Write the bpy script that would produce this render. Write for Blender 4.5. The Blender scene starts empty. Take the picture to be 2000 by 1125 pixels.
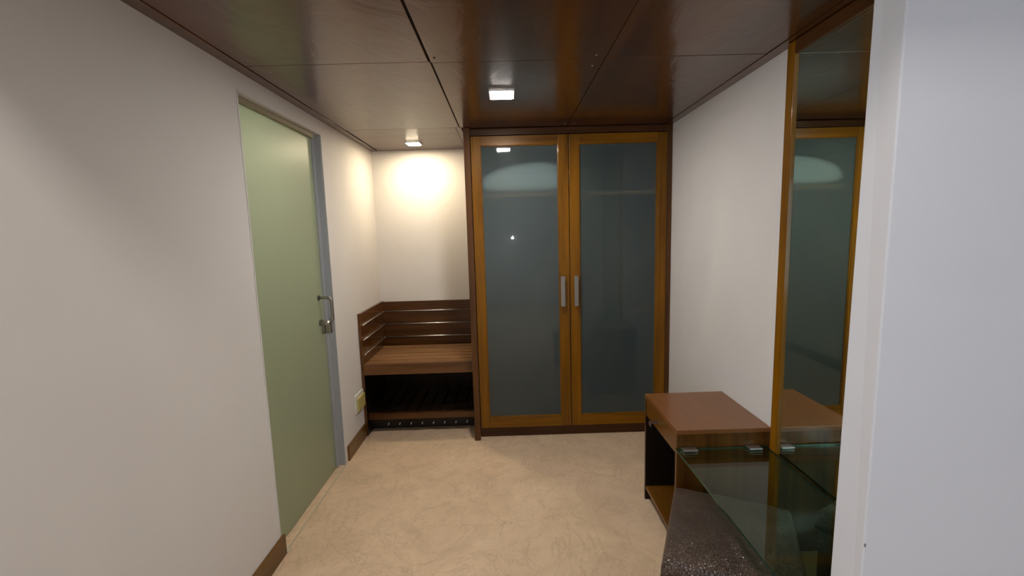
import bpy, bmesh, math, random
from mathutils import Matrix, Vector
random.seed(7)
S = bpy.context.scene
C = S.collection

# ------------------------------------------------------------------ camera, world, lights, exposure
cam_d = bpy.data.cameras.new('camera'); cam = bpy.data.objects.new('camera', cam_d); C.objects.link(cam)
cam_d.sensor_width = 36; cam_d.lens = 872.4/2000*36; cam_d.clip_start = 0.02
_r = Vector((0.99952248, -0.01385338, -0.02762065)); _u = Vector((0.02911177, 0.12249996, 0.99204146)); _f = Vector((0.0103596, 0.99237183, -0.12284476))
m = Matrix.Identity(4)
for i in range(3):
    m[i][0] = _r[i]; m[i][1] = _u[i]; m[i][2] = -_f[i]
m[2][3] = 1.596
cam.matrix_world = m
S.camera = cam
S.view_settings.view_transform = 'Standard'; S.view_settings.look = 'None'
S.view_settings.gamma = 1; S.view_settings.use_curve_mapping = False
S.view_settings.exposure = 0.09
S.cycles.use_denoising = True
S.cycles.max_bounces = 10; S.cycles.transparent_max_bounces = 12
S.cycles.sample_clamp_indirect = 4
S.cycles.blur_glossy = 0.4

SKY = 8.6            # daylight outside the bedroom window
LAMP_MAIN = 355       # radiance of the downlight before the wardrobe
LAMP_ALCOVE = 295    # radiance of the warm downlight over the luggage bench
W = bpy.data.worlds.new('world'); S.world = W; W.use_nodes = True
bg = W.node_tree.nodes['Background']; bg.inputs[0].default_value = (0.66, 0.80, 1.0, 1); bg.inputs[1].default_value = SKY

def area(name, loc, rot, sx, sy, power, col, portal=False):
    l = bpy.data.lights.new(name, 'AREA'); l.shape = 'RECTANGLE'; l.size = sx; l.size_y = sy; l.energy = power; l.color = col
    o = bpy.data.objects.new(name, l); C.objects.link(o); o.location = loc; o.rotation_euler = rot
    if portal: l.cycles.is_portal = True
    return o
# daylight comes in through the bedroom window in the left wall, behind the camera
area('window_portal', (-1.26, -1.55, 1.45), (0, -math.pi/2, 0), 1.5, 1.7, 1, (1, 1, 1), True)
# ceiling lamp of the bedroom (its ceiling is higher than the wooden one of the dressing area)
area('bedroom_ceiling_lamp', (0.0, 0.34, 2.73), (0, 0, 0), 0.22, 0.16, 12, (1.0, 0.94, 0.87))
# ceiling lamp of the bathroom behind the frosted glass door
area('bathroom_ceiling_lamp', (-1.85, 2.35, 2.36), (0, 0, 0), 0.3, 0.3, 14, (1.0, 0.95, 0.80))

# ------------------------------------------------------------------ materials
def mat(name):
    M = bpy.data.materials.new(name); M.use_nodes = True
    nt = M.node_tree; return M, nt, nt.nodes['Principled BSDF']
def N(nt, t, **kw):
    n = nt.nodes.new(t)
    for k, v in kw.items(): setattr(n, k, v)
    return n
def coords(nt, scale, rot=(0, 0, 0)):
    tc = N(nt, 'ShaderNodeTexCoord'); mp = N(nt, 'ShaderNodeMapping')
    mp.inputs['Scale'].default_value = scale; mp.inputs['Rotation'].default_value = rot
    nt.links.new(tc.outputs['Object'], mp.inputs[0]); return mp.outputs[0]
def noise(nt, vec, sc, det=4, rough=.5, dist=0):
    n = N(nt, 'ShaderNodeTexNoise'); n.inputs['Scale'].default_value = sc; n.inputs['Detail'].default_value = det
    n.inputs['Roughness'].default_value = rough; n.inputs['Distortion'].default_value = dist
    nt.links.new(vec, n.inputs['Vector']); return n.outputs[0]
def ramp(nt, fac, stops):
    r = N(nt, 'ShaderNodeValToRGB'); e = r.color_ramp.elements
    while len(e) < len(stops): e.new(.5)
    for i, (p, c) in enumerate(stops):
        e[i].position = p; e[i].color = (c[0], c[1], c[2], 1)
    nt.links.new(fac, r.inputs[0]); return r.outputs[0]
def bump(nt, h, strength, dist, bs):
    b = N(nt, 'ShaderNodeBump'); b.inputs['Strength'].default_value = strength; b.inputs['Distance'].default_value = dist
    nt.links.new(h, b.inputs['Height']); nt.links.new(b.outputs[0], bs.inputs['Normal'])
def srgb(r, g, b):
    f = lambda v: ((v/255+.055)/1.055)**2.4 if v > 10 else v/255/12.92
    return (f(r), f(g), f(b))

def wood(name, dark, light, axis, rough=.25, coat=.5, fine=1.0, bstr=.05, coat_rough=.08, contrast=(.36, .64)):
    M, nt, bs = mat(name)
    sc = [26*fine, 26*fine, 26*fine]; sc[axis] = 1.3*fine
    v = coords(nt, tuple(sc))
    n1 = noise(nt, v, 1.0, 8, .62, .6)
    sc2 = [3.0, 3.0, 3.0]; sc2[axis] = .5
    n2 = noise(nt, coords(nt, tuple(sc2)), 1.2, 3, .5, .8)
    mx = N(nt, 'ShaderNodeMix', data_type='FLOAT'); mx.inputs[0].default_value = .42
    nt.links.new(n1, mx.inputs[2]); nt.links.new(n2, mx.inputs[3])
    col = ramp(nt, mx.outputs[0], [(contrast[0], dark), (contrast[1], light)])
    nt.links.new(col, bs.inputs['Base Color'])
    bs.inputs['Roughness'].default_value = rough
    bs.inputs['Specular IOR Level'].default_value = .32; bs.inputs['Specular Tint'].default_value = (1, .8, .6, 1)
    bs.inputs['Coat Weight'].default_value = coat; bs.inputs['Coat Roughness'].default_value = coat_rough
    bump(nt, n1, bstr, .002, bs)
    return M
def waves(M, scale, strength, dist):
    # broad unevenness of the varnished sheets, bends their reflections
    nt = M.node_tree; bs = nt.nodes['Principled BSDF']; old = bs.inputs['Normal'].links[0].from_node
    b = N(nt, 'ShaderNodeBump'); b.inputs['Strength'].default_value = strength; b.inputs['Distance'].default_value = dist
    nt.links.new(noise(nt, coords(nt, (1, .6, 1), (0, 0, .7)), scale, 4, .6, 1.2), b.inputs['Height'])
    nt.links.new(old.outputs[0], b.inputs['Normal']); nt.links.new(b.outputs[0], bs.inputs['Normal']); nt.links.new(b.outputs[0], bs.inputs['Coat Normal'])
def plain(name, col, rough=.5, metal=0, spec=.5):
    M, nt, bs = mat(name); bs.inputs['Base Color'].default_value = (*col, 1); bs.inputs['Roughness'].default_value = rough
    bs.inputs['Metallic'].default_value = metal; bs.inputs['Specular IOR Level'].default_value = spec
    return M, nt, bs

def wall_mat(name, a, b):
    M, nt, bs = mat(name)
    v = coords(nt, (1, 1, 1))
    nt.links.new(ramp(nt, noise(nt, v, 1.6, 4, .55), [(.3, a), (.7, b)]), bs.inputs['Base Color'])
    bs.inputs['Roughness'].default_value = .62; bs.inputs['Specular IOR Level'].default_value = .25
    bump(nt, noise(nt, v, 90, 3), .06, .002, bs)
    return M
M_wall = wall_mat('white_wall_paint', (.765, .735, .71), (.80, .77, .742))
M_wall_cool = wall_mat('white_bedroom_paint', (.69, .69, .71), (.72, .72, .74))

# floor: beige marble with faint veins
M_floor, nt, bs = mat('beige_marble')
v = coords(nt, (1, 1, 1))
nz = N(nt, 'ShaderNodeTexNoise'); nz.inputs['Scale'].default_value = 2.6; nz.inputs['Detail'].default_value = 6
nt.links.new(v, nz.inputs['Vector'])
vm = N(nt, 'ShaderNodeVectorMath', operation='MULTIPLY_ADD'); vm.inputs[1].default_value = (.85, .85, .85)
nt.links.new(nz.outputs['Color'], vm.inputs[0]); nt.links.new(v, vm.inputs[2])
def veins(scale, width):
    vo = N(nt, 'ShaderNodeTexVoronoi', feature='DISTANCE_TO_EDGE'); vo.inputs['Scale'].default_value = scale
    nt.links.new(vm.outputs[0], vo.inputs['Vector'])
    return ramp(nt, vo.outputs['Distance'], [(0, (1, 1, 1)), (width, (0, 0, 0))])
base = ramp(nt, noise(nt, v, 3.2, 9, .70, .8), [(.30, (.58, .425, .285)), (.5, (.68, .505, .34)), (.72, (.76, .58, .40))])
def mixcol(fac, a, b):
    k = N(nt, 'ShaderNodeMix', data_type='RGBA')
    if isinstance(fac, float): k.inputs[0].default_value = fac
    else: nt.links.new(fac, k.inputs[0])
    for s, q in ((6, a), (7, b)):
        if isinstance(q, tuple): k.inputs[s].default_value = (*q, 1)
        else: nt.links.new(q, k.inputs[s])
    return k.outputs[2]
def mul(a, b):
    k = N(nt, 'ShaderNodeMath', operation='MULTIPLY')
    for s, q in ((0, a), (1, b)):
        if isinstance(q, float): k.inputs[s].default_value = q
        else: nt.links.new(q, k.inputs[s])
    return k.outputs[0]
patch = ramp(nt, noise(nt, v, 1.7, 3, .5), [(.42, (0, 0, 0)), (.66, (1, 1, 1))])
def ridge(scale, width, dist):
    n = noise(nt, v, scale, 7, .62, dist)
    k = N(nt, 'ShaderNodeMath', operation='SUBTRACT'); nt.links.new(n, k.inputs[0]); k.inputs[1].default_value = .5
    a = N(nt, 'ShaderNodeMath', operation='ABSOLUTE'); nt.links.new(k.outputs[0], a.inputs[0])
    return ramp(nt, a.outputs[0], [(0, (1, 1, 1)), (width, (0, 0, 0))])
c0 = mixcol(mul(mul(veins(2.6, .014), patch), .38), base, (.31, .21, .13))
c00 = mixcol(mul(ridge(2.3, .018, 1.6), .30), c0, (.36, .25, .155))
c1 = mixcol(mul(ridge(5.5, .02, 1.0), .24), c00, (.38, .265, .17))
patch2 = ramp(nt, noise(nt, v, 3.1, 3, .5), [(.40, (0, 0, 0)), (.7, (1, 1, 1))])
c2 = mixcol(mul(mul(veins(6.5, .02), patch2), .25), c1, (.36, .25, .16))
nt.links.new(c2, bs.inputs['Base Color']); bs.inputs['Roughness'].default_value = .38; bs.inputs['Specular IOR Level'].default_value = .4
bump(nt, noise(nt, v, 12, 4), .05, .003, bs)

M_ceil = wood('ceiling_veneer', (.040, .013, .004), (.120, .042, .012), 1, rough=.26, coat=.62, fine=.55, coat_rough=.17, bstr=.035)
M_ceil_x = wood('ceiling_veneer_alcove', (.085, .036, .017), (.16, .078, .040), 0, rough=.3, coat=.62, fine=.6, coat_rough=.16)
M_ceil.node_tree.nodes['Principled BSDF'].inputs['Specular Tint'].default_value = (1, .72, .5, 1)
waves(M_ceil, 4.5, .2, .012); waves(M_ceil_x, 4.5, .3, .012)
M_door = wood('orange_brown_wood', (.10, .036, .0006), (.25, .100, .0015), 2, rough=.34, coat=.12)
M_door_x = wood('orange_brown_wood_rail', (.10, .036, .0006), (.25, .100, .0015), 0, rough=.34, coat=.18)
M_dark = wood('dark_brown_wood', (.045, .015, .004), (.115, .044, .012), 2, rough=.32, coat=.2)
M_dark_x = wood('dark_brown_wood_rail', (.030, .009, .003), (.080, .028, .008), 0, rough=.32, coat=.2)
M_dark_y = wood('dark_brown_wood_depth', (.045, .015, .004), (.11, .042, .010), 1, rough=.3, coat=.3)
M_slat = wood('bench_slat_wood', (.16, .078, .030), (.34, .18, .078), 0, rough=.3, coat=.3)
M_bench = wood('bench_panel_wood', (.040, .013, .003), (.105, .038, .009), 0, rough=.28, coat=.3)
M_bench_y = wood('bench_side_wood', (.05, .017, .004), (.13, .05, .012), 1, rough=.22, coat=.45)
M_seatframe = wood('bench_front_wood', (.075, .030, .011), (.16, .072, .028), 0, rough=.3, coat=.25)
M_bench_shade = wood('bench_wood_painted_shade', (.004, .002, .001), (.012, .006, .003), 2, rough=.45, coat=.1)  # shade of the cavity below the seat, put into the wood colour
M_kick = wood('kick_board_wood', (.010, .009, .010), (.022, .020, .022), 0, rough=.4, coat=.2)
M_table = wood('table_top_veneer', (.15, .056, .016), (.235, .096, .030), 1, rough=.28, coat=.3, coat_rough=.14, bstr=.0, contrast=(.25, .75))
M_table_v = wood('table_side_veneer', (.040, .014, .002), (.135, .052, .009), 2, rough=.3, coat=.3, fine=1.2)
M_table_y = wood('table_drawer_veneer', (.065, .024, .003), (.165, .066, .008), 1, rough=.3, coat=.3)
M_table_shade = wood('table_inner_painted_shade', (.004, .002, .001), (.010, .005, .003), 1, rough=.5, coat=.0)  # unlit inside of the table, painted near black
M_skirt = wood('skirting_wood', (.070, .030, .004), (.17, .078, .010), 1, rough=.3, coat=.3)
M_steel, *_ = plain('brushed_steel', (.36, .34, .31), .33, 1)
M_chrome, *_ = plain('polished_chrome', (.66, .65, .64), .40, 1)
M_alu, *_ = plain('grey_channel', (.42, .44, .47), .5, .2)
M_black, *_ = plain('black_paint', (.006, .006, .006), .5)
M_white, *_ = plain('white_plastic', (.78, .77, .72), .35)
M_ivory, *_ = plain('yellowed_plastic', (.50, .44, .16), .35)
M_putty = wall_mat('plaster_edge', (.74, .72, .72), (.80, .78, .77))
M_sill, *_ = plain('pale_stone_sill', (.50, .43, .31), .45)
M_pale, *_ = plain('pale_grey', (.60, .62, .60), .3)
M_lintel, *_ = plain('beige_painted_shade', (.26, .23, .15), .6)  # beige lowered in colour to carry the shade of the lintel underside
M_grey, *_ = plain('bare_plaster', (.22, .20, .19), .8)
M_fabric, nt, bs = plain('white_quilt_cloth', (.86, .87, .86), .9)
bump(nt, noise(nt, coords(nt, (1, 1, 1)), 14, 3), .3, .01, bs)

def glow(name, col, s):
    M = bpy.data.materials.new(name); M.use_nodes = True; nt = M.node_tree; nt.nodes.clear()
    e = N(nt, 'ShaderNodeEmission'); e.inputs[0].default_value = (*col, 1); e.inputs[1].default_value = s
    o = N(nt, 'ShaderNodeOutputMaterial'); nt.links.new(e.outputs[0], o.inputs[0]); return M
M_lamp1 = glow('white_led_diffuser', (1.0, .945, .88), LAMP_MAIN)
M_lamp2 = glow('warm_led_diffuser', (1.0, .83, .57), LAMP_ALCOVE)
M_spot = glow('small_bulb_glow', (.95, .96, 1.0), 90)

def shader_mix(nt, fac, a, b):
    k = N(nt, 'ShaderNodeMixShader')
    if isinstance(fac, (int, float)): k.inputs[0].default_value = fac
    else: nt.links.new(fac, k.inputs[0])
    nt.links.new(a, k.inputs[1]); nt.links.new(b, k.inputs[2]); return k.outputs[0]
def fresnel(nt, ior):
    # same reflectance on both faces of a thin pane (no total internal reflection inside the slab)
    f = N(nt, 'ShaderNodeFresnel'); g = N(nt, 'ShaderNodeNewGeometry'); k = N(nt, 'ShaderNodeMix', data_type='FLOAT')
    k.inputs[2].default_value = ior; k.inputs[3].default_value = 1/ior
    nt.links.new(g.outputs['Backfacing'], k.inputs[0]); nt.links.new(k.outputs[0], f.inputs[0]); return f.outputs[0]
def new_tree(name):
    M = bpy.data.materials.new(name); M.use_nodes = True; nt = M.node_tree; nt.nodes.clear()
    return M, nt, N(nt, 'ShaderNodeOutputMaterial')
def bsdf(nt, t, col, rough=None):
    n = N(nt, t); n.inputs['Color'].default_value = (*col, 1)
    if rough is not None: n.inputs['Roughness'].default_value = rough
    return n
# frosted door glass (green, lets light through scattered)
M_frost, nt, out = new_tree('frosted_green_glass')
dif = bsdf(nt, 'ShaderNodeBsdfDiffuse', (.31, .34, .24)); tr = bsdf(nt, 'ShaderNodeBsdfTranslucent', (.68, .74, .62))
gl = bsdf(nt, 'ShaderNodeBsdfGlossy', (1, 1, 1), .42)
body = shader_mix(nt, .55, dif.outputs[0], tr.outputs[0])
nt.links.new(shader_mix(nt, fresnel(nt, 1.38), body, gl.outputs[0]), out.inputs[0])
# wardrobe glass: clear polished front face, milky blue-grey coat on the back, the inside shows faintly
M_wglass, nt, out = new_tree('milky_glass_coat')
dif = bsdf(nt, 'ShaderNodeBsdfDiffuse', (.075, .105, .115))
smudge = ramp(nt, noise(nt, coords(nt, (1, 1, .6)), 3.2, 5, .6, .4), [(.3, (.15, .188, .192)), (.7, (.22, .245, .240))])
nt.links.new(smudge, dif.inputs['Color'])
tp = bsdf(nt, 'ShaderNodeBsdfTransparent', (.80, .88, .88)); rf = bsdf(nt, 'ShaderNodeBsdfRefraction', (.88, .96, .98), .30); rf.inputs['IOR'].default_value = 1.12
nt.links.new(shader_mix(nt, .64, dif.outputs[0], shader_mix(nt, .42, tp.outputs[0], rf.outputs[0])), out.inputs[0])
M_wfront, nt, out = new_tree('polished_glass_front')
tp = bsdf(nt, 'ShaderNodeBsdfTransparent', (.92, .97, .97)); gl = bsdf(nt, 'ShaderNodeBsdfGlossy', (1, 1, 1), .03)
nt.links.new(shader_mix(nt, fresnel(nt, 1.5), tp.outputs[0], gl.outputs[0]), out.inputs[0])
# clear shelf glass
M_clear, nt, out = new_tree('clear_shelf_glass')
tp = bsdf(nt, 'ShaderNodeBsdfTransparent', (.84, .93, .86)); gl = bsdf(nt, 'ShaderNodeBsdfGlossy', (.95, 1, .96), .01)
nt.links.new(shader_mix(nt, fresnel(nt, 1.5), tp.outputs[0], gl.outputs[0]), out.inputs[0])
M_edge, nt, out = new_tree('green_glass_edge')
tp = bsdf(nt, 'ShaderNodeBsdfTransparent', (.05, .16, .10)); gl = bsdf(nt, 'ShaderNodeBsdfGlossy', (.5, .8, .62), .15); df = bsdf(nt, 'ShaderNodeBsdfDiffuse', (.015, .05, .035))
nt.links.new(shader_mix(nt, .22, shader_mix(nt, .6, tp.outputs[0], df.outputs[0]), gl.outputs[0]), out.inputs[0])
# mirror
M_mirror, nt, out = new_tree('greenish_mirror')
nt.links.new(bsdf(nt, 'ShaderNodeBsdfGlossy', (.82, .93, .84), .018).outputs[0], out.inputs[0])
# embossed leather
M_leather, nt, bs = mat('embossed_brown_leather')
v = coords(nt, (1, 1, 1))
vo = N(nt, 'ShaderNodeTexVoronoi', feature='DISTANCE_TO_EDGE'); vo.inputs['Scale'].default_value = 105
nt.links.new(v, vo.inputs['Vector'])
cell = ramp(nt, vo.outputs['Distance'], [(0, (0, 0, 0)), (.10, (.8, .8, .8)), (.4, (1, 1, 1))])
nt.links.new(ramp(nt, noise(nt, v, 6, 6, .65, .8), [(.3, (.036, .021, .014)), (.7, (.115, .070, .048))]), bs.inputs['Base Color'])
bs.inputs['Roughness'].default_value = .33; bs.inputs['Specular IOR Level'].default_value = .75
bump(nt, cell, 1.0, .005, bs)

# ------------------------------------------------------------------ builders
def box(bm, x0, x1, y0, y1, z0, z1, bev=0.0, mi=0):
    r = bmesh.ops.create_cube(bm, size=1)
    vs = r['verts']
    for v in vs:
        v.co = Vector(((x0+x1)/2+v.co.x*(x1-x0), (y0+y1)/2+v.co.y*(y1-y0), (z0+z1)/2+v.co.z*(z1-z0)))
    fs = list({f for v in vs for f in v.link_faces})
    for f in fs: f.material_index = mi
    if bev:
        es = list({e for v in vs for e in v.link_edges})
        bmesh.ops.bevel(bm, geom=es, offset=bev, segments=2, affect='EDGES', profile=.6)
    return bm
def B(*boxes, bev=0.0):
    bm = bmesh.new()
    for b in boxes: box(bm, *b, bev=bev)
    return bm
def tube(bm, pts, r, seg=14):
    pts = [Vector(p) for p in pts]; rings = []
    prev = None
    for i, p in enumerate(pts):
        d = (pts[min(i+1, len(pts)-1)]-pts[max(i-1, 0)]).normalized()
        if prev is None:
            a = d.cross(Vector((0, 0, 1)))
            if a.length < .1: a = d.cross(Vector((1, 0, 0)))
        else: a = prev - d*prev.dot(d)
        a.normalize(); prev = a; b = d.cross(a)
        rings.append([bm.verts.new(p+(a*math.cos(t)+b*math.sin(t))*r) for t in [2*math.pi*k/seg for k in range(seg)]])
    for q, w in zip(rings, rings[1:]):
        for k in range(seg): bm.faces.new((q[k], q[(k+1) % seg], w[(k+1) % seg], w[k])).smooth = True
    bm.faces.new(rings[0][::-1]); bm.faces.new(rings[-1])
    return bm
def obj(name, bm, mats, parent=None, origin=(0, 0, 0), label=None):
    # meshes are modelled in world coordinates, then moved so that the origin is the base of the thing
    o0 = parent_origin(parent) if parent is not None else Vector(origin)
    bmesh.ops.recalc_face_normals(bm, faces=bm.faces)
    for v in bm.verts: v.co -= o0
    me = bpy.data.meshes.new(name); bm.to_mesh(me); bm.free()
    for mm in (mats if isinstance(mats, (list, tuple)) else [mats]): me.materials.append(mm)
    o = bpy.data.objects.new(name, me); C.objects.link(o)
    if parent is not None: o.parent = parent
    else: o.location = o0
    if label: o['label'] = label
    return o
def parent_origin(o):
    t = Vector((0, 0, 0))
    while o is not None: t += o.location; o = o.parent
    return t
def thing(name, label, cat, loc, group=None):
    o = bpy.data.objects.new(name, None); o.empty_display_size = .1; C.objects.link(o); o.location = loc
    o['label'] = label; o['category'] = cat
    if group: o['group'] = group
    return o
def struct(name, bm, mats, parent=None, label=None, origin=(0, 0, 0)):
    o = obj(name, bm, mats, parent, origin=origin)
    if parent is None: o['kind'] = 'structure'
    if label: o['label'] = label
    return o

H = 2.35; XL = -1.179; XR = 1.236; YB = 4.121; YW = 3.34; T = .076
# ------------------------------------------------------------------ setting
struct('floor', B((XL-1.6, 3.2, -3.2, YB+.2, -.1, 0)), M_floor, label='beige marble floor with faint brown veins')
struct('wall_left', B((XL-T-.02, XL, -3.2, -2.4, 0, 2.8), (XL-T-.02, XL, -2.4, -.7, 0, .7), (XL-T-.02, XL, -2.4, -.7, 2.2, 2.8),
                      (XL-T-.02, XL, -.7, 2.10, 0, 2.8), (XL-T-.02, XL, 2.10, 3.0, 2.255, 2.8), (XL-T-.02, XL, 3.0, YB+.2, 0, 2.8), (XL-.24, XL-T-.02, 2.955, 3.2, 0, 2.41)), M_wall,
       label='white painted wall on the left with a frosted glass door')
struct('wall_back', B((XL-T, XR+.1, YB, YB+.1, 0, 2.5)), M_wall, label='white wall of the alcove behind the luggage bench')
struct('wall_right', B((XR, XR+.1, 1.16, YB, 0, 2.5)), M_wall, label='white wall on the right beside the tall mirror')
bm = bmesh.new(); box(bm, .912, 3.25, 1.061, 1.161, 0, 2.8, bev=.004)
for v in bm.verts:
    if v.co.x < 1: v.co.x += (v.co.z-1.45)*(.0095 if v.co.y > 1.11 else .004)   # the wall end is a little out of plumb
struct('wall_partition', bm, M_wall_cool, label='white wall end and partition at the right edge of the view')
struct('wall_rear', B((XL-T, 3.3, -3.3, -3.2, 0, 2.8)), M_wall)
struct('wall_bedroom_right', B((3.2, 3.3, -3.3, 1.161, 0, 2.8)), M_wall)
struct('ceiling_bedroom', B((XL-T, 3.3, -3.3, .70, 2.76, 2.86)), M_wall)
struct('wall_header', B((XL-T, 3.3, .70, .76, H+.02, 2.86)), M_wall)
# bathroom behind the glass door
struct('wall_bathroom', B((-2.7, -2.6, 1.5, 4.0, 0, 2.5), (-2.7, XL-T-.02, 1.4, 1.5, 0, 2.5), (-2.7, XL-T-.02, 3.9, 4.0, 0, 2.5), (-2.7, XL-T-.02, 1.4, 4.0, 2.42, 2.52)), M_wall)
# window behind the camera: frame with panes
win = struct('window_1', B((XL-T-.02, XL, -2.4, -2.34, .7, 2.2), (XL-T-.02, XL, -.76, -.7, .7, 2.2), (XL-T-.02, XL, -2.4, -.7, .7, .76),
                           (XL-T-.02, XL, -2.4, -.7, 2.14, 2.2), (XL-T-.02, XL, -1.575, -1.525, .7, 2.2)), M_alu)

# wooden ceiling: dark backing, panels with open joints
ceil = struct('ceiling', B((XL-T, XR+.1,   .70, YB+.1, H+.012, H+.05), (XR, 3.3, .70, 1.2, H+.012, H+.05)), M_black, label='dark varnished wood panel ceiling')
def panel(x0, x1, y0, y1, mm=None, z=0):
    obj('ceiling_panel', B((x0, x1, y0, y1, H+z, H+.014), bev=.0012), mm or M_ceil, ceil)
xs = [(-1.118, -.322), (-.309, .462), (.465, 1.174)]
def joint(y): return y
panel(-1.118, -.318, .70, 2.0715); panel(-.307, .4605, .70, 2.083); panel(.4635, 1.1745, .70, 2.070)
panel(-1.118, -.312, 2.074, 3.306); panel(-.3035, .4605, 2.0855, 3.30); panel(.4635, 1.1745, 2.0725, 3.42, z=-.0008)
panel(-.30, .46, 3.302, 3.42)
panel(-1.112, -.338, 3.309, YB, M_ceil_x); panel(-.3355, -.285, 3.309, YB, M_ceil_x)
panel(XL, -1.1215, .70, YB, M_ceil, z=-.003)
panel(1.1775, XR, .70, YB, M_ceil, z=-.003)
for (x, y, r) in ((-.285, 2.029, .0055), (.415, 2.038, .004), (.421, 2.163, .004), (.438, 3.262, .004), (.508, 3.268, .004), (-.355, 2.048, .006)):
    bm = bmesh.new(); bmesh.ops.create_cone(bm, cap_ends=True, segments=14, radius1=r*.7, radius2=r, depth=.003, matrix=Matrix.Translation((x, y, H-.0014)))
    obj('screw', bm, M_black if (x > -.3 and x < 0) else M_steel, ceil)

# skirting boards
struct('baseboard_left', B((XL, XL+.014, -.68, 2.119, 0, .108), bev=.003), M_skirt, label='brown wooden skirting board before the glass door')
struct('baseboard_alcove', B((XL, XL+.014, 3.048, 3.448, 0, .112), bev=.003), M_skirt, label='short brown wooden skirting board between glass door and luggage bench')
# doorway: plaster edge, channel, threshold
bm = bmesh.new()
random.seed(3)
def wavy(bm, a, b, n, w, axis):
    # thin irregular filler bead left along the opening
    for i in range(n):
        t0 = a+(b-a)*i/n; t1 = a+(b-a)*(i+1)/n; ww = w*(.55+.6*random.random())
        if axis == 'zl': box(bm, XL-.001, XL+.0018, 2.10-ww, 2.10, t0, t1)
        if axis == 'zr': box(bm, XL-.001, XL+.0018, 3.0, 3.0+ww, t0, t1)
        if axis == 'y': box(bm, XL-.001, XL+.0018, t0, t1, 2.255, 2.255+ww)
wavy(bm, .11, 2.26, 60, .009, 'zl'); wavy(bm, .02, 2.26, 60, .020, 'zr'); wavy(bm, 2.09, 3.01, 40, .010, 'y')
struct('trim_1', bm, M_putty, label='uneven white filler edge around the glass door opening')
struct('trim_2', B((XL-T, XL-.001, 2.992, 2.9995, 0, 2.254), (XL-.0475, XL-.040, 2.950, 2.992, 0, 2.25)), M_alu, label='grey metal channel on the far jamb of the glass door')
struct('trim_4', B((XL-.046, XL-.024, 2.10, 2.95, 2.226, 2.2545)), M_lintel, label='beige strip with painted shade under the door lintel above the glass')
bm = B((XL-.047, XL-.003, 2.10, 3.0, 0, .0035)); box(bm, XL-.003, XL+.007, 2.10, 3.0, 0, .004, mi=1); box(bm, XL-.02, XL+.022, 2.119, 2.150, 0, .0045, mi=1)
struct('trim_3', bm, [M_floor, M_sill], label='pale stone threshold edge under the glass door')

# ------------------------------------------------------------------ frosted glass door
xg = XL-.048
door = struct('door_1', B((xg-.010, xg, 2.02, 2.990, .006, 2.236), bev=.0015), M_frost, label='tall frosted green glass door in the left wall', origin=(xg, 2.5, 0))
bm = bmesh.new(); yh = 2.88; zt = 1.212; zb = 1.052; px = .053/.45
arc = [(xg, yh, zt), (xg+px*.45, yh, zt)]
for k in range(1, 8):
    a = math.pi/2*(k/7); arc.append((xg+px*.45+.032*math.sin(a), yh, zt-.032*(1-math.cos(a))))
arc2 = []
for k in range(0, 8):
    a = math.pi/2*(k/7); arc2.append((xg+px*.45+.032*math.cos(a), yh, zb+.032*(1-math.sin(a))))
arc2.append((xg, yh, zb))
tube(bm, arc+arc2, .0095)
hd = obj('door_handle', bm, M_steel, door, label='brushed steel bow handle')
bm = bmesh.new()
for z in (zt, zb): tube(bm, [(xg-.001, yh, z), (xg+.008, yh, z)], .018, 20)
obj('rosette', bm, M_steel, hd)
bm = bmesh.new(); tube(bm, [(xg, yh-.004, zb-.008), (xg+.070, yh-.004, zb-.008)], .016, 18)
box(bm, xg+.012, xg+.030, yh-.014, yh+.010, zb-.078, zb-.008, bev=.003); box(bm, xg+.038, xg+.072, yh-.016, yh+.012, zb-.074, zb-.004, bev=.006)
obj('lock', bm, M_steel, door, label='steel lock below the handle')

# ------------------------------------------------------------------ wardrobe
wr = thing('wardrobe', 'tall brown wooden wardrobe with two milky glass doors against the back wall', 'wardrobe', ((-.284+XR)/2, 3.35, 0))
obj('side_panel', B((-.284, -.262, 3.345, YB-.002, 0, H-.004), bev=.001), M_dark, wr)
obj('stile', B((-.284, -.240, 3.302, 3.345, 0, H-.004), bev=.002), M_dark, wr)
obj('stile', B((1.199, XR-.001, 3.345, 3.385, 0, H-.004), bev=.002), M_dark, wr)
obj('side_panel', B((1.205, XR-.001, 3.385, YB-.002, 0, H-.004)), M_dark, wr)
obj('top_rail', B((-.240, 1.199, 3.345, 3.385, 2.300, H-.004), bev=.002), M_dark_x, wr)
obj('plinth', B((-.240, 1.199, 3.368, 3.386, 0, .083), bev=.001), M_dark_x, wr)
obj('back_panel', B((-.262, 1.205, 4.10, 4.116, .083, H-.01)), M_bench, wr)
obj('bottom_panel', B((-.262, 1.205, 3.388, 4.10, .085, .103)), M_dark_x, wr)
obj('shelf', B((-.262, 1.205, 3.44, 4.10, 1.865, 1.89), bev=.001), M_slat, wr)
obj('partition', B((.885, .905, 3.42, 4.10, .103, 1.865)), M_dark, wr)
obj('shelf', B((.905, 1.205, 3.46, 4.10, .95, .97), bev=.001), M_slat, wr)
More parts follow.
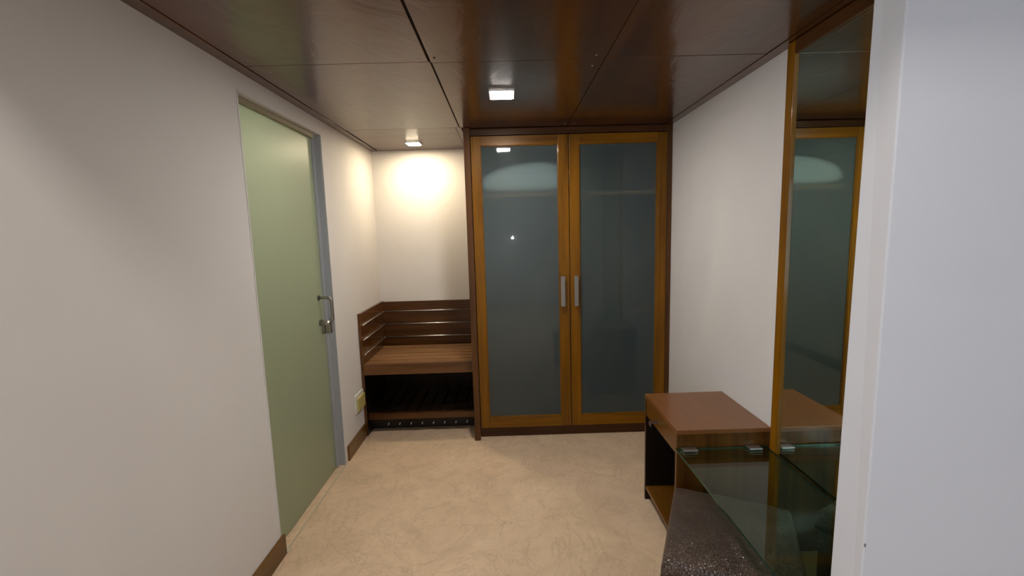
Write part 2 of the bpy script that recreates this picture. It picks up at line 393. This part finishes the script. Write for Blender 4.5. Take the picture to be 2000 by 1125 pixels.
def wdoor(x0, x1, gx0, gx1, hx0, hx1, who):
    z0, z1, gz0, gz1 = .085, 2.293, .168, 2.226; y0, y1 = 3.338, 3.362
    bm = B((x0, gx0, y0, y1, z0, z1), (gx1, x1, y0, y1, z0, z1), bev=.002)
    d = obj('door', bm, M_door, wr, label=who)
    obj('door_rail', B((gx0, gx1, y0+.0004, y1, gz1, z1), bev=.0015), M_door_x, d)
    obj('door_rail', B((gx0, gx1, y0+.0004, y1, z0, gz0), bev=.0015), M_door_x, d)
    # bevelled bead around the pane
    bm = B((gx0-.001, gx0+.006, y0+.006, y1-.002, gz0, gz1), (gx1-.006, gx1+.001, y0+.006, y1-.002, gz0, gz1),
           (gx0, gx1, y0+.006, y1-.002, gz1-.006, gz1+.001), (gx0, gx1, y0+.006, y1-.002, gz0-.001, gz0+.006), bev=.003)
    obj('glazing_bead', bm, M_door, d)
    pm = B((gx0+.004, gx1-.004, y0+.013, y0+.017, gz0+.004, gz1-.004))
    for f_ in pm.faces:
        f_.normal_update(); f_.material_index = 1 if f_.normal.y < -.5 else (0 if f_.normal.y > .5 else 2)
    obj('glass_pane', pm, [M_wglass, M_wfront, M_black], d)
    hm = B((hx0, hx1, y0-.036, y0-.024, 1.036, 1.264), bev=.002)
    for z in (1.062, 1.238): box(hm, (hx0+hx1)/2-.005, (hx0+hx1)/2+.005, y0-.026, y0+.001, z-.006, z+.006, bev=.001)
    obj('handle', hm, M_steel, d)
wdoor(-.236, .470, -.168, .396, .400, .432, 'left wardrobe door with milky glass pane')
wdoor(.4755, 1.196, .549, 1.124, .502, .532, 'right wardrobe door with milky glass pane')
# pale quilt on the top shelf
bm = bmesh.new(); bmesh.ops.create_uvsphere(bm, u_segments=40, v_segments=24, radius=1)
for v in bm.verts:
    x, y, z = v.co
    f = lambda t, p: math.copysign(abs(t)**p, t)
    X = f(x, .6); Y = f(y, .55); Z = f(z, .7)
    top = .235-.16*max(0, -X-.25)**1.4+.01*math.sin(X*5)
    v.co = Vector((.16+X*.36, 3.60+Y*.19, 1.8915+(Z+1)/2*top))
for f_ in bm.faces: f_.smooth = True
q = obj('folded_quilt', bm, M_fabric, origin=(.16, 3.60, 1.891))
q['label'] = 'pale rounded bundle on the wardrobe shelf behind the left glass door'; q['category'] = 'quilt'

# ------------------------------------------------------------------ luggage bench
lb = thing('luggage_bench', 'brown slatted wooden luggage bench with chrome rails in the alcove', 'luggage bench', (-.74, 3.78, 0))
XA, XB = XL+.001, -.2855
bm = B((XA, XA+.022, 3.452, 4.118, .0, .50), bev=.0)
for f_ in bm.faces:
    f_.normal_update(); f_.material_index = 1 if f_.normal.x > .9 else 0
box(bm, XA, XA+.022, 3.452, 4.118, .50, .999, bev=.0015)
obj('side_panel', bm, [M_bench_y, M_bench_shade], lb)
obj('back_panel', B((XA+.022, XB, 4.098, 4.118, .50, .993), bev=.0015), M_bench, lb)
obj('back_panel', B((XA+.022, XB, 4.098, 4.118, .0, .50)), M_bench_shade, lb)
obj('seat_frame', B((XA+.022, XB, 3.452, 3.474, .503, .590), (XA+.022, XA+.045, 3.474, 4.098, .525, .566), (XB-.022, XB, 3.474, 4.098, .525, .566), bev=.002), M_seatframe, lb)
for k in range(6):
    y0 = 3.492+k*.0985
    obj('seat_slat', B((XA+.0225, XB, y0, y0+.074, .566, .589), bev=.005), M_slat, lb)
for z in (.907, .788, .668):
    bm = bmesh.new(); tube(bm, [(XA+.024, 4.078, z), (XB, 4.078, z)], .0055)
    for x in (XA+.12, XB-.12): tube(bm, [(x, 4.10, z), (x, 4.078, z)], .003, 8)
    obj('back_rail', bm, M_chrome, lb)
    bm = bmesh.new(); tube(bm, [(XA+.034, 3.462, z), (XA+.034, 4.085, z)], .0045)
    for y in (3.55, 3.98): tube(bm, [(XA+.020, y, z), (XA+.034, y, z)], .003, 8)
    obj('side_rail', bm, M_chrome, lb)
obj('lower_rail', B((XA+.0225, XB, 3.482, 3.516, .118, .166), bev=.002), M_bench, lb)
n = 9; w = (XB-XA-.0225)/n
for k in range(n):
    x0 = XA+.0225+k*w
    obj('lower_slat', B((x0+(.0 if k == 0 else .010), x0+w-.010*(k < n-1), 3.5165, 4.098, .149, .161), bev=.0015), M_bench_shade, lb)
obj('slat_batten', B((XA+.0225, XB, 3.564, 3.60, .119, .1485)), M_bench_shade, lb)
obj('kick_board', B((XA+.0225, XB, 3.585, 3.601, .0, .118)), M_kick, lb)

for k in range(8):                                     # row of pale slanted oblong shapes set on the kick board
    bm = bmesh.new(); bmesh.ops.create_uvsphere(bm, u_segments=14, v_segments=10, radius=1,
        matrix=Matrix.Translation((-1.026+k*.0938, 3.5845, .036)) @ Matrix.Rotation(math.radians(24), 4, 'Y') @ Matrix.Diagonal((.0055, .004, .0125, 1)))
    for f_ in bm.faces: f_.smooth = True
    obj('pale_oblong', bm, M_pale, lb)
# power socket on the wall
so = thing('wall_socket', 'white wall socket with yellowed cover beside the luggage bench', 'socket', (XL, 3.35, .335))
obj('cover_plate', B((XL, XL+.012, 3.258, 3.441, .262, .402), bev=.003), M_white, so)
obj('socket_face', B((XL+.010, XL+.026, 3.272, 3.430, .275, .375), bev=.004), M_ivory, so, label='yellowed plastic face')

# ------------------------------------------------------------------ downlights
_chips = bmesh.new()
for z, hh in ((.762, .009),):
    xx = .912+(z-1.45)*.004
    box(_chips, xx+.001, xx+.004+hh*.15, 1.0596, 1.064, z-hh/2, z+hh/2, bev=.0006)
obj('paint_chip', _chips, M_grey, bpy.data.objects['wall_partition'])
def downlight(x, y, sx, sy, mm, label):
    t = thing('ceiling_light', label, 'ceiling light', (x, y, H))
    f = .012
    bm = B((x-sx/2-f, x-sx/2, y-sy/2-f, y+sy/2+f, H-.010, H-.0005), (x+sx/2, x+sx/2+f, y-sy/2-f, y+sy/2+f, H-.010, H-.0005),
           (x-sx/2, x+sx/2, y-sy/2-f, y-sy/2, H-.010, H-.0005), (x-sx/2, x+sx/2, y+sy/2, y+sy/2+f, H-.010, H-.0005), bev=.0015)
    obj('frame', bm, M_white, t)
    obj('diffuser', B((x-sx/2, x+sx/2, y-sy/2, y+sy/2, H-.012, H-.002), bev=.002), mm, t)
downlight(.0, 2.545, .112, .135, M_lamp1, 'square white ceiling light in front of the wardrobe')
downlight(-.735, 3.80, .10, .11, M_lamp2, 'small warm ceiling light above the luggage bench')

# ------------------------------------------------------------------ mirror
mi = thing('wall_mirror', 'tall mirror in a brown wooden frame on the right wall', 'mirror', (XR, 1.56, 0))
fx = 1.205; z0 = .012; z1 = 2.344
obj('frame_stile', B((fx, XR-.001, 1.918, 1.967, z0, z1), bev=.002), M_door, mi)
obj('frame_stile', B((fx, XR-.001, 1.163, 1.208, z0, z1), bev=.002), M_door, mi)
obj('frame_rail', B((fx, XR-.001, 1.208, 1.918, 2.292, z1), bev=.002), M_dark_y, mi)
obj('frame_rail', B((fx, XR-.001, 1.208, 1.918, z0, z0+.07), bev=.002), M_dark_y, mi)
obj('mirror_glass', B((1.2155, 1.222, 1.208, 1.918, z0+.07, 2.292)), M_mirror, mi)

# ------------------------------------------------------------------ side table
tb = thing('side_table', 'low brown wooden side table with a drawer and open shelf against the right wall', 'side table', (1.0, 2.25, 0))
tx0, tx1, ty0, ty1, tz = .782, 1.232, 2.003, 2.495, .645
obj('table_top', B((tx0, tx1, ty0, ty1, tz-.020, tz), bev=.0015), M_table, tb)
for yy, sg in ((ty0+.001, 1), (ty1-.021, -1)):
    bm = B((tx0+.001, tx1, yy, yy+.020, 0, tz-.020), bev=.001)
    for f_ in bm.faces:
        f_.normal_update(); f_.material_index = 1 if f_.normal.y*sg > .9 else 0
    obj('side_panel', bm, [M_table_v, M_table_shade], tb)
obj('back_panel', B((tx1-.014, tx1, ty0+.021, ty1-.021, .06, tz-.020)), M_table_shade, tb)
obj('divider', B((tx0+.02, tx1-.014, ty0+.021, ty1-.021, .518, .528)), M_table_shade, tb)
obj('shelf', B((tx0+.004, tx1-.014, ty0+.021, ty1-.021, .066, .086), bev=.001), M_table_y, tb)
dr = obj('drawer', B((tx0+.003, tx0+.021, ty0+.0235, ty1-.0235, .5225, tz-.0225), bev=.0012), M_table_y, tb)
bm = B((tx0-.040, tx0+.004, 2.262, 2.292, .566, .571), (tx0-.042, tx0-.037, 2.262, 2.292, .549, .571), bev=.001)
obj('handle', bm, M_steel, dr, label='small steel pull')

# ------------------------------------------------------------------ glass shelf
gs = thing('glass_shelf', 'clear glass shelf with green edges between side table and white wall end', 'shelf', (1.0, 1.6, .548))
bm = bmesh.new(); box(bm, .776, 1.2035, 1.164, 1.996, .550, .560)
for f_ in bm.faces:
    f_.normal_update(); f_.material_index = 0 if abs(f_.normal.z) > .5 else 1
obj('glass_top', bm, [M_clear, M_edge], gs)
for x0, x1 in ((.80, .868), (1.11, 1.17)):
    obj('bracket', B((x0, x1, 1.960, 2.002,   .5605, .5645), (x0, x1, 1.998, 2.002, .536, .5645), (x0, x1, 1.960, 2.002, .5455, .5495), bev=.001), M_chrome, gs)

# ------------------------------------------------------------------ ottoman
ang = math.radians(-25.5); ox, oy = .841, 1.591       # centre
ot = thing('ottoman', 'dark brown embossed leather ottoman under the glass shelf', 'ottoman', (ox, oy, 0))
Rm = Matrix.Rotation(ang, 3, 'Z')
def place(bm):
    for v in bm.verts:
        p = Rm @ Vector((v.co.x, v.co.y, 0)); v.co = Vector((ox+p.x, oy+p.y, v.co.z))
    return bm
hw, hl = .232, .260; zt = .422
bm = bmesh.new(); n = 48
def topz(u, v_):
    z = zt+.014*(1-u**4)*(1-v_**4)
    x = u*hw; y = v_*hl
    d = (x-.02)*.93+(y+.10)*.36                      # a fold pressed into the leather
    z += .010*math.exp(-(d/.018)**2)*math.exp(-((y+.10)/.11)**2) - .006*math.exp(-((d-.032)/.014)**2)*math.exp(-((y+.10)/.11)**2)
    z += .0025*math.sin(x*31+y*9)*math.cos(y*23-x*11)
    return z
rr = .030
def prof(u):                                          # rounding towards the rim
    return u
g = {}
for i in range(n+1):
    for j in range(n+1):
        u = -1+2*i/n; v_ = -1+2*j/n
        ed = min(hw*(1-abs(u)), hl*(1-abs(v_)))
        drop = 0 if ed > rr else rr-math.sqrt(max(0, rr*rr-(rr-ed)**2))
        g[i, j] = bm.verts.new((u*hw, v_*hl, topz(u, v_)-drop))
for i in range(n):
    for j in range(n): bm.faces.new((g[i, j], g[i+1, j], g[i+1, j+1], g[i, j+1])).smooth = True
rim = [(i, 0) for i in range(n)]+[(n, j) for j in range(n)]+[(i, n) for i in range(n, 0, -1)]+[(0, j) for j in range(n, 0, -1)]
low = [bm.verts.new((g[k].co.x, g[k].co.y, .335)) for k in rim]
L = len(rim)
for k in range(L): bm.faces.new((g[rim[k]], g[rim[(k+1) % L]], low[(k+1) % L], low[k])).smooth = True
bm.faces.new(low)
obj('cushion', place(bm), M_leather, ot)
obj('base', place(B((-hw+.006, hw-.006, -hl+.006, hl-.006, .05, .334), bev=.012)), M_leather, ot)
pip = bmesh.new()
q0 = [(-hw-.001, -hl-.001), (hw+.001, -hl-.001), (hw+.001, hl+.001), (-hw-.001, hl+.001)]
for k in range(4):
    a, b = q0[k], q0[(k+1) % 4]; tube(pip, [(a[0], a[1], .335), (b[0], b[1], .335)], .004, 8)
obj('piping', place(pip), M_black, ot)
for sx in (-1, 1):
    for sy in (-1, 1):
        obj('foot', place(B((sx*(hw-.04)-.02, sx*(hw-.04)+.02, sy*(hl-.04)-.02, sy*(hl-.04)+.02, 0, .051), bev=.003)), M_black, ot)

# small bulb on the bedroom wall behind the camera (its reflection shows in the wardrobe glass)
wl = thing('wall_light', 'small round bulb mirrored as a bright dot in the left wardrobe pane', 'wall light', (.145, -3.2, 1.485))
bm = bmesh.new(); tube(bm, [(.145, -3.199, 1.485), (.145, -3.17, 1.485)], .03, 20); obj('holder', bm, M_white, wl)
bm = bmesh.new(); bmesh.ops.create_uvsphere(bm, u_segments=20, v_segments=12, radius=.026, matrix=Matrix.Translation((.145, -3.148, 1.485)))
for f_ in bm.faces: f_.smooth = True
obj('bulb', bm, M_spot, wl)
